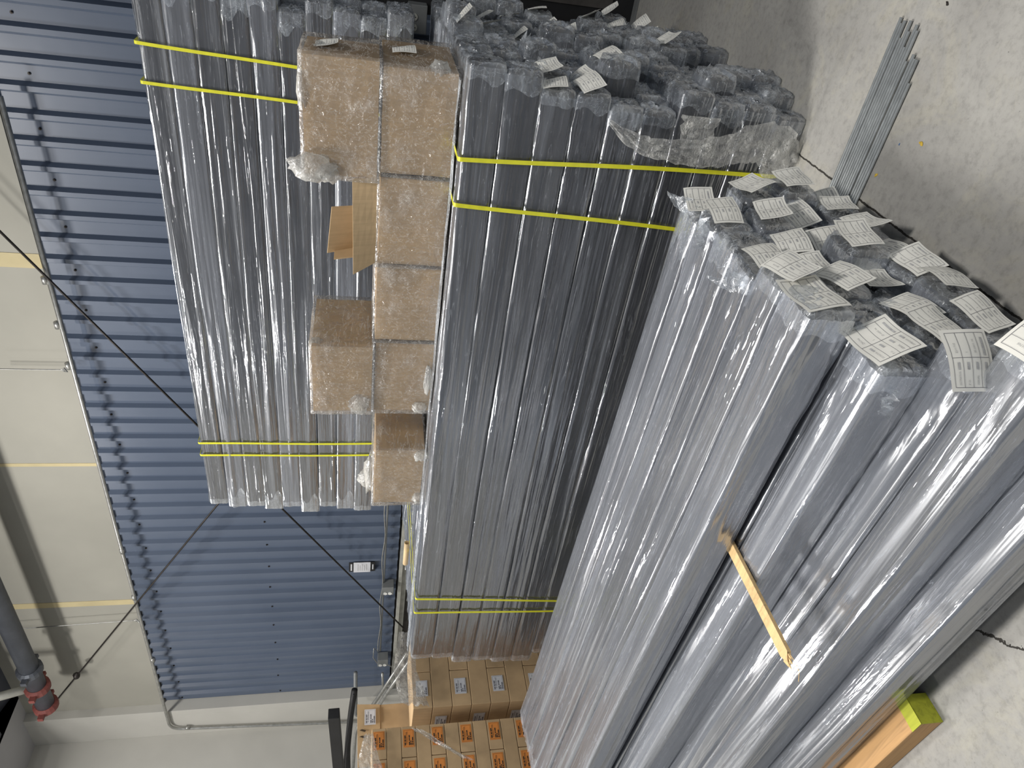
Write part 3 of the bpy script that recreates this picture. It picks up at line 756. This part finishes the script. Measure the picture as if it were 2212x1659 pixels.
strap(-3.75, yf0, yf1, zf0, zf1, 'yellow strap near the left end of the rear tier, the right one of two', 'straps on the rear tier')
strap(-3.87, yf0, yf1, zf0, zf1, 'yellow strap near the left end of the rear tier, the left one of two', 'straps on the rear tier')

# ------------------------------------------------------------------ cartons on the big stack
def soft_box(sx, sy, sz, seed, amp, sub=8, inflate=0.0, smooth=False, mat=None, name='carton'):
    bm = bmesh.new(); bmesh.ops.create_cube(bm, size=1.0); bmesh.ops.subdivide_edges(bm, edges=list(bm.edges), cuts=sub, use_grid_fill=True)
    for v in bm.verts:
        p = v.co; q = Vector((p.x * (sx + 2 * inflate), p.y * (sy + 2 * inflate), p.z * (sz + 2 * inflate)))
        nrm = Vector((p.x / .5 if abs(p.x) > .499 else 0, p.y / .5 if abs(p.y) > .499 else 0, p.z / .5 if abs(p.z) > .499 else 0))
        am = amp * (1 if nrm.length < 1.1 else .5)
        if nrm.length > 0:
            q += nrm.normalized() * am * fb(q.x * 9 + seed, q.y * 9, q.z * 9 + seed * 2)
            if inflate == 0: q -= nrm.normalized() * .0035 * (nrm.length > 1.1)
        if inflate == 0 and p.z < -.499: q.z = -sz / 2
        v.co = q + Vector((0, 0, sz / 2))
    me = bpy.data.meshes.new(name); bm.to_mesh(me); bm.free(); me.materials.append(mat)
    if smooth:
        for p in me.polygons: p.use_smooth = True
    return me
def knot(seed, r=.05):
    rnd_ = random.Random(seed); bm = bmesh.new(); bmesh.ops.create_icosphere(bm, subdivisions=3, radius=r)
    for v in bm.verts:
        n_ = v.co.normalized(); v.co *= 1 + .45 * fb(n_.x * 3, n_.y * 3, n_.z * 3 + seed) + .2 * fb(n_.x * 9, n_.y * 9, n_.z * 9 + seed)
        v.co.z *= 1.2
    me = bpy.data.meshes.new('wrap_knot'); bm.to_mesh(me); bm.free(); me.materials.append(MAT['wrap_milky'])
    for p in me.polygons: p.use_smooth = True
    return me
def carton(x0, x1, y0, y1, z0, z1, label, seed, rotz=0.0, wrap=True, group='cartons on the big stack', knots=(), tagged=None, mat='kraft', seam=True):
    c = Vector(((x0 + x1) / 2, (y0 + y1) / 2, z0)); o = empty('carton', c, rotz); tag(o, label, 'carton', group)
    sx, sy, sz = x1 - x0, y1 - y0, z1 - z0
    link('box', soft_box(sx, sy, sz, seed, .004, 6, 0, False, MAT[mat]), o)
    if seam:
        mb = MB(); mb.box((-sx / 2 + .01, -sy / 2 - .0035, sz * .5 - .001), (sx / 2 - .01, -sy / 2 - .001, sz * .5 + .001))
    if wrap:
        link('stretch_wrap', soft_box(sx, sy, sz, seed + 9, .007, 16, .011, True, MAT['wrap'], 'stretch_wrap'), o)
    for i, kn in enumerate(knots):
        k_ = link('wrap_knot', knot(seed + i, kn[3]), o, loc=kn[:3]); k_.scale = kn[4] if len(kn) > 4 else (1, 1, 1)
    if tagged: add_tag(o, *tagged)
    return o
ZT = zm1 + .005
carton(-1.085, -.675, 2.85, 3.30, ZT, ZT + .285, 'long brown carton at the right end of the stack top, under a fully wrapped carton', 1,
       tagged=((.222, .02, .20), (0, -.12, .0), 2, .75), knots=((.21, -.2, .07, .03),))
carton(-1.115, -.665, 2.85, 3.17, ZT + .297, ZT + .58, 'heavily wrapped carton on top of the right-hand carton', 2, rotz=.02,
       tagged=((.235, .0, .20), (.0, -.2, 0), 3, .7), knots=((-.19, -.17, .25, .055, (1, .7, 1.3)), (-.21, -.15, .19, .04), (.10, -.14, .285, .03, (2.6, 1, .5))))
o3 = carton(-1.495, -1.10, 2.85, 3.25, ZT, ZT + .282, 'wrapped carton with its top flaps standing open', 3, wrap=True)
def flap(pts, t, name, parent, mat='kraft_light'):
    pts = [Vector(p) for p in pts]; nrm = (pts[1] - pts[0]).cross(pts[3] - pts[0]).normalized() * t
    vs = pts + [p + nrm for p in pts]
    fs = [(0, 3, 2, 1), (4, 5, 6, 7), (0, 1, 5, 4), (1, 2, 6, 5), (2, 3, 7, 6), (3, 0, 4, 7)]
    me = me_from(name, vs, fs, MAT[mat]); bm = bmesh.new(); bm.from_mesh(me); bmesh.ops.subdivide_edges(bm, edges=list(bm.edges), cuts=3, use_grid_fill=True); bmesh.ops.recalc_face_normals(bm, faces=list(bm.faces)); bm.to_mesh(me); bm.free()
    return link(name, me, parent)
flap([(.19, -.195, .284), (-.19, -.195, .284), (-.235, -.24, .385), (.185, -.215, .392)], .005, 'flap', o3)
flap([(-.195, -.12, .284), (-.195, .16, .284), (-.20, .14, .47), (-.21, -.16, .47)], .005, 'flap', o3)
flap([(.0, -.02, .284), (-.19, -.02, .284), (-.21, -.10, .50), (.0, -.08, .48)], .005, 'flap', o3)
carton(-1.895, -1.505, 2.85, 3.25, ZT, ZT + .285, 'wrapped carton with a plain face, left of the open-flapped carton', 4)
carton(-2.325, -1.91, 2.85, 3.28, ZT, ZT + .280, 'shiny wrapped carton carrying another carton on its lid', 5, knots=((.0, -.23, .02, .03, (2.8, .5, .5)), (-.18, -.22, .05, .03)))
carton(-2.325, -1.93, 2.84, 3.27, ZT + .292, ZT + .575, 'wrapped carton stacked on the shiny carton, its bare brown end showing', 6, rotz=-.01, knots=((.18, -.17, .26, .028), (-.15, -.215, .06, .04, (1.6, .4, 1))))
carton(-3.03, -2.58, 2.87, 3.22, ZT, ZT + .262, 'crooked wrapped carton at the left end of the carton row', 7, rotz=-.10,
       knots=((-.20, .0, .28, .055, (1.2, 1, 1)), (-.05, -.1, .285, .05, (3, 1.2, .5)), (.2, -.19, .02, .03), (-.18, -.17, .01, .04, (1, 1, .8))))
a, b = Vector((-3.68, 3.10, ZT + .022)), Vector((-3.88, 3.02, ZT + .022))
mb = MB(); a, b = hit(882, 1172, 1, 3.2), hit(884, 1217, 1, 3.2); a.z = b.z = ZT + .02
d = (b - a); rim = 14
vs = []; fs = []
for x_, rr in ((0, .018), (0, .015), (.9, .015), (.9, .018)):
    for k in range(rim): vs.append((x_ * d.length / .9, rr * math.cos(6.2832 * k / rim), rr * math.sin(6.2832 * k / rim)))
for i in range(4):
    for k in range(rim):
        k2 = (k + 1) % rim; fs.append((i * rim + k, i * rim + k2, ((i + 1) % 4) * rim + k2, ((i + 1) % 4) * rim + k))
o = link('cardboard_tube', me_from('tube', vs, fs, MAT['tube_card'], True)); o.matrix_world = Matrix.Translation(a) @ d.to_track_quat('X', 'Z').to_matrix().to_4x4()
tag(o, 'short tan cardboard tube lying on the wrapped stack top near its left end', 'tube')
# film draped over the big stack's top edge
def ribbon(center, widths, up, seed, name, label, mat, nv=9, amp=.02, depth=Vector((0, -1, 0))):
    """crumpled strip of film following a centre line"""
    c = [Vector(p) for p in center]; vs = []; fs = []; M_ = (len(c) - 1) * 6 + 1; o0 = c[0].copy()
    for i in range(M_):
        t = i / 6; a_ = min(int(t), len(c) - 2); f_ = t - a_; p = c[a_].lerp(c[a_ + 1], f_); wd = widths[a_] * (1 - f_) + widths[a_ + 1] * f_
        dr = (c[min(a_ + 1, len(c) - 1)] - c[a_]).normalized(); side = dr.cross(depth).normalized()
        for j in range(nv):
            s_ = j / (nv - 1) - .5
            q = p + side * wd * s_ * (1 + .25 * fb(i * .5, j, seed)) + depth * (.006 + amp * (.5 + fb(i * .45, j * .8, seed * 3) + .4 * math.cos(s_ * 3.1)))
            vs.append(q - o0)
    for i in range(M_ - 1):
        for j in range(nv - 1):
            k = i * nv + j; fs.append((k, k + nv, k + nv + 1, k + 1))
    o = link(name, me_from(name, vs, fs, mat, True)); o.location = o0; tag(o, label, 'film'); return o
R1 = ribbon([(-.74, 2.68, .84), (-.79, 2.68, .76), (-.825, 2.68, .66), (-.83, 2.68, .55), (-.83, 2.68, .42), (-.80, 2.68, .30), (-.76, 2.68, .20), (-.78, 2.68, .10), (-.84, 2.68, .03)],
       [.012, .05, .075, .09, .12, .13, .16, .17, .10], None, 3, 'torn_film', 'torn milky film sagging across the lower right of the big stack face', MAT['wrap_milky'], 11, .022)
# its raised flap and its tail belong to the same torn sheet
def ribbon_part(center, widths, seed, amp, parent):
    o = ribbon(center, widths, None, seed, 'film_flap', '', MAT['wrap_milky'], 9, amp)
    del_keys = [k for k in ('label', 'category') if k in o.keys()]
    for k in del_keys: del o[k]
    loc = o.location.copy(); o.parent = parent; o.location = loc - parent.location; return o
ribbon_part([(-.69, 2.68, .47), (-.74, 2.68, .47), (-.81, 2.68, .46)], [.16, .14, .13], 5, .012, R1)
ribbon_part([(-.80, 2.68, .12), (-.87, 2.68, .08), (-.94, 2.68, .03)], [.15, .12, .05], 8, .012, R1)
ribbon([(-.66, YM + .02, zm1 + .004), (-1.4, YM + .02, zm1 + .004), (-2.2, YM + .025, zm1 + .004), (-3.1, YM + .02, zm1 + .004), (-4.25, YM + .03, zm1 + .004)], [.05, .06, .05, .07, .10], None, 12,
       'edge_film', 'bright ruffled film along the top front edge of the big stack', MAT['film_end'], 7, .010, depth=Vector((0, 0, 1)))

# ------------------------------------------------------------------ cartons at the far left
def plain_carton(x0, x1, y0, y1, z0, z1, label, group, seed, st=None, st_side='x', mat='kraft', st_y=0.0, wrap=False):
    c = Vector(((x0 + x1) / 2, (y0 + y1) / 2, z0)); o = empty('carton', c); tag(o, label, 'carton', group)
    mb = MB(); g_ = .0025; mb.box((-(x1 - x0) / 2 + g_, -(y1 - y0) / 2 + g_, 0), ((x1 - x0) / 2 - g_, (y1 - y0) / 2 - g_, z1 - z0 - g_))
    link('box', mb.mesh('box', MAT[mat], bevel=.004), o)
    if st:
        h = (z1 - z0) / 2
        if st_side == 'x': s_ = add_sticker(o, st, ((x1 - x0) / 2, st_y, h))
        else: s_ = add_sticker(o, st, (.02, -(y1 - y0) / 2, h), -math.pi / 2)
        s_.scale = (1, 1, min(1.0, (z1 - z0 - .02) / .08))
    return o
XA = -4.93
hA = .1005; nA = 16
for r_ in range(nA):
    zt = 1.63 - r_ * hA; zb = zt - hA; lay = r_ + 1
    nm = 'top' if r_ == 0 else (ORD[r_] if r_ < 10 else ['eleventh', 'twelfth', 'thirteenth', 'fourteenth', 'fifteenth', 'bottom'][r_ - 10])
    if zb < .02: zb = .022
    if r_ % 2 == 0:
        for c_, (ya, yb) in enumerate(((2.34, 2.555), (2.125, 2.34))):
            plain_carton(XA - .40, XA, ya, yb, zb, zt, 'slim orange-stickered carton in the left pile, %s layer, %s half' % (nm, 'right' if c_ == 0 else 'left'), 'orange-stickered cartons', r_, ST_O, mat='kraft', st_y=.02)
    else:
        plain_carton(XA - .40, XA, 2.125, 2.555, zb, zt, 'long plain carton between orange-stickered ones in the left pile, %s layer' % nm, 'plain cartons between orange-stickered ones', r_)
XB = -4.98; hB = .1435
for r_ in range(9):
    zt = 1.335 - r_ * hB; zb = max(zt - hB, .022); nm = 'top' if r_ == 0 else ORD[r_]
    if r_ % 2 == 0:
        for c_, (ya, yb) in enumerate(((2.70, 2.985), (2.985, 3.27))):
            plain_carton(XB - .42, XB, ya, yb, zb, zt, 'brown carton behind the left pile, %s layer, %s' % (nm, 'nearer half with a white sticker' if c_ == 0 else 'half next to the big stack'), 'white-stickered cartons', r_, ST_W if c_ == 0 else None, st_y=.01)
    else:
        plain_carton(XB - .42, XB, 2.70, 3.27, zb, zt, 'long carton behind the left pile, white sticker on its shaded end, %s layer' % nm, 'long cartons with end stickers', r_, ST_W, 'y')
for nm, (xa, xb, ya, yb) in (('left-hand', (XA - .42, XA + .01, 2.12, 2.56)), ('right-hand', (XB - .44, XB + .01, 2.69, 3.29))):
    o = boxobj('slip_sheet', (xa, ya, 0), (xb, yb, .02), MAT['timber'], bevel=.002); tag(o, 'thin board under the %s pile of brown cartons' % nm, 'board')
# tall opened carton and a plain one behind
for k in range(3):
    z0 = .0 + k * .42
    plain_carton(-5.95, -5.46, 2.50, 3.08, z0, z0 + .415, 'big brown carton behind the left carton piles, %s of three' % ['bottom', 'middle', 'top'][k], 'big cartons behind the piles', 40 + k)
c0 = hit(808, 1550, 0, -5.48)
o = empty('open_carton', (-5.70, 2.80, 1.257)); tag(o, 'tall opened carton with a white sticker and torn handle holes behind the orange-stickered pile', 'carton')
mb = MB(); mb.box((-.20, -.24, 0), (.20, .24, .30)); link('box', mb.mesh('b', MAT['kraft'], bevel=.004), o)
flap([(.20, -.24, .295), (.20, .24, .295), (.215, .245, .47), (.215, -.24, .46)], .005, 'flap', o)
s_ = add_sticker(o, ST_W, (.228, .13, .37), 0, 1.0); s_.rotation_euler = (0, -.0, 0)
mb = MB()
for yy in (-.02, .03):
    mb.add([(.2225, yy, .40), (.2225, yy + .012, .43), (.2225, yy + .005, .45), (.2225, yy - .012, .41)], [(0, 1, 2, 3)])
link('handle_holes', mb.mesh('holes', MAT['ink_black']), o)
# loose wrap hanging over the carton piles
def drape(pts_a, pts_b, seed, label, nm='loose_wrap', rows=10, amp=.03, mat='wrap_milky'):
    A = [Vector(p) for p in pts_a]; B = [Vector(p) for p in pts_b]; vs = []; fs = []; n_ = (len(A) - 1) * 6 + 1; o0 = A[0].copy()
    for i in range(n_):
        t = i / 6; a_ = min(int(t), len(A) - 2); f_ = t - a_; pa_ = A[a_].lerp(A[a_ + 1], f_); pb_ = B[a_].lerp(B[a_ + 1], f_)
        for j in range(rows + 1):
            q = pa_.lerp(pb_, j / rows) + Vector((amp * fb(i * .6, j * .9, seed) + .01, amp * fb(i * .6, j * .9, seed + 7), amp * .4 * fb(i, j, seed + 3))); vs.append(q - o0)
    for i in range(n_ - 1):
        for j in range(rows):
            k = i * (rows + 1) + j; fs.append((k, k + 1, k + rows + 2, k + rows + 1))
    o = link(nm, me_from(nm, vs, fs, MAT[mat], True)); o.location = o0; tag(o, label, 'film'); return o
drape([(-4.93, 3.30, 1.42), (-4.93, 2.98, 1.47), (-4.93, 2.72, 1.43)], [(-4.945, 3.30, 1.30), (-4.945, 2.98, 1.30), (-4.94, 2.68, 1.22)], 5, 'crinkled clear wrap standing up along the top of the white-stickered cartons')
drape([(-4.90, 2.50, 1.68), (-4.90, 2.32, 1.72), (-4.90, 2.10, 1.66)], [(-4.90, 2.50, 1.62), (-4.90, 2.32, 1.58), (-4.90, 2.10, 1.50)], 8, 'crumpled wrap collar on top of the orange-stickered pile')
drape([(-4.905, 2.52, 1.36), (-4.905, 2.40, 1.20), (-4.905, 2.28, 1.02)], [(-4.905, 2.50, 1.28), (-4.905, 2.38, 1.13), (-4.905, 2.26, .95)], 11, 'diagonal twisted band of wrap across the orange-stickered cartons', amp=.015, rows=6, mat='wrap_milky')
# blue rack foot glimpsed low between the piles and the big stack
o = empty('blue_upright', (-4.62, 3.55, 0)); tag(o, 'blue painted rack upright glimpsed beyond the left end of the big stack', 'rack post')
mb = MB(); mb.box((-.05, -.04, .01), (.05, .04, 1.15)); link('post', mb.mesh('post', MAT['blue_paint'], bevel=.004), o)
mb = MB(); mb.box((-.09, -.08, 0), (.09, .08, .01)); link('foot_plate', mb.mesh('foot', MAT['blue_paint'], bevel=.002), o)

# ------------------------------------------------------------------ timbers, stick, steel rods, litter
for i, (yy, x0, x1) in enumerate(((.945, -3.6, -1.90), (1.55, -4.4, -1.2), (1.98, -4.4, -1.2))):
    o = empty('timber', ((x0 + x1) / 2, yy - ((x0 + x1) / 2 + .85) * .045 * 0, 0), RZ)
    tag(o, ['green-ended timber poking out under the front edge of the nearest stack', 'timber under the middle of the nearest stack', 'timber under the back of the nearest stack'][i], 'timber', 'timbers under the nearest stack')
    h = (x1 - x0) / 2; hh = .078
    mb = MB(); mb.box((-h, -.045, 0), (h, .045, hh)); link('beam', mb.mesh('beam', MAT['timber'], bevel=.004), o)
    if i == 0:
        mb = MB(); mb.box((h - .001, -.0455, .001), (h + .003, .0455, hh + .0005)); mb.box((h - .05, -.0455, hh - .002), (h + .003, .0455, hh + .0012))
        tag(link('painted_end', mb.mesh('pe', MAT['green_end']), o), 'yellow-green painted end', None)
# pine stick between the top two layers
o = empty('pine_stick', (-1.76, 1.22, .4965), 0); tag(o, 'split pine stick jutting out from between the layers of the nearest stack', 'stick')
vs = []; fs = []
for j in range(11):
    y = .60 - j * .08
    for (xx, zz) in ((-.021, 0), (.021, 0), (.022, .0125), (.004, .0135), (-.002, .0105), (-.021, .0125)):
        yy = y + (0 if j < 10 else .05 * fb(xx * 90, zz * 120, 4)); vs.append((xx + .02 * (j / 10) * 0, yy, zz))
for j in range(10):
    for k in range(6):
        k2 = (k + 1) % 6; fs.append((j * 6 + k, j * 6 + k2, (j + 1) * 6 + k2, (j + 1) * 6 + k))
fs.append(tuple(range(6))); fs.append(tuple(60 + k for k in range(6))[::-1])
me = me_from('stick', vs, fs, MAT['pine']); bm = bmesh.new(); bm.from_mesh(me); bmesh.ops.recalc_face_normals(bm, faces=list(bm.faces)); bm.to_mesh(me); bm.free()
st_o = link('shaft', me, o)
mb = MB()
for k, (dx, ln_) in enumerate(((-.016, .02), (-.009, .035), (-.002, .018), (.006, .03), (.014, .012))):
    mb.add([(dx - .005, -.195, .002), (dx + .005, -.195, .002), (dx + .005, -.195, .011), (dx - .005, -.195, .011), (dx, -.20 - ln_, .006)], [(0, 1, 4), (1, 2, 4), (2, 3, 4), (3, 0, 4)])
mb.tube([(.018, -.198, .006), (.020, -.225, .004), (.010, -.25, .0), (-.02, -.262, -.004)], .0011, 5)
link('splinters', mb.mesh('splinters', MAT['pine']), o)
# fourteen bare rods on the floor
rr = random.Random(5); n_r = 14
front_x = [-.235, -.25, -.24, -.29, -.235, -.265, -.31, -.24, -.255, -.345, -.32, -.33, -.33, -.40]
for k in range(n_r):
    ln_ = 2.4; y = 2.385 - k * .0125; x1_ = front_x[k]; an = .0
    y2 = 2.378 - k * .0118
    p = Vector((x1_, y - .008 * (k > 9) - .004 * (k > 2), .0068)); q = Vector((x1_ - ln_, y2, .0068))
    o = tube_obj('steel_rod', [p, q], .0058, MAT['rod_zinc'], 'thin bare steel rod on the floor, %s of fourteen from the big stack' % (ORD[k] if k < 10 else ['eleventh', 'twelfth', 'thirteenth', 'last'][k - 10]), 'rod', n=8, group='steel rods on the floor')
def bit(px, py, r, mat, label, seed, cat):
    p = hit(px, py, 2, .0); vs = [(0, 0, .003)]; n_ = 9
    for k in range(n_):
        a = 6.2832 * k / n_; q = r * (.6 + .5 * abs(fb(k * .9, seed, 2))) * (1 if k % 2 else .8); vs.append((q * math.cos(a), q * .55 * math.sin(a), .001 + .004 * abs(fb(k, seed, 5))))
    fs = [(0, 1 + k, 1 + (k + 1) % n_) for k in range(n_)]
    m_ = len(vs); vs += [(v[0], v[1], v[2] - .001) for v in vs]; fs += [tuple(i + m_ for i in f[::-1]) for f in fs]
    o = link('litter', me_from('litter', vs, fs, mat)); o.location = p; o.rotation_euler = (0, 0, seed); tag(o, label, cat, None)
bit(1990, 310, .016, MAT['leaf'], 'yellow leaf scrap on the floor, farthest from the rods', 1.3, 'leaf')
bit(1893, 378, .014, MAT['leaf'], 'yellow leaf scrap on the floor close beside the rods', 2.4, 'leaf')
bit(1943, 312, .007, MAT['blue_paint'], 'tiny blue scrap on the floor between the leaf scraps', 3.1, 'scrap')
bit(2047, 8, .014, MAT['brace'], 'dark curled leaf near the top right corner of the floor', 4.1, 'leaf')
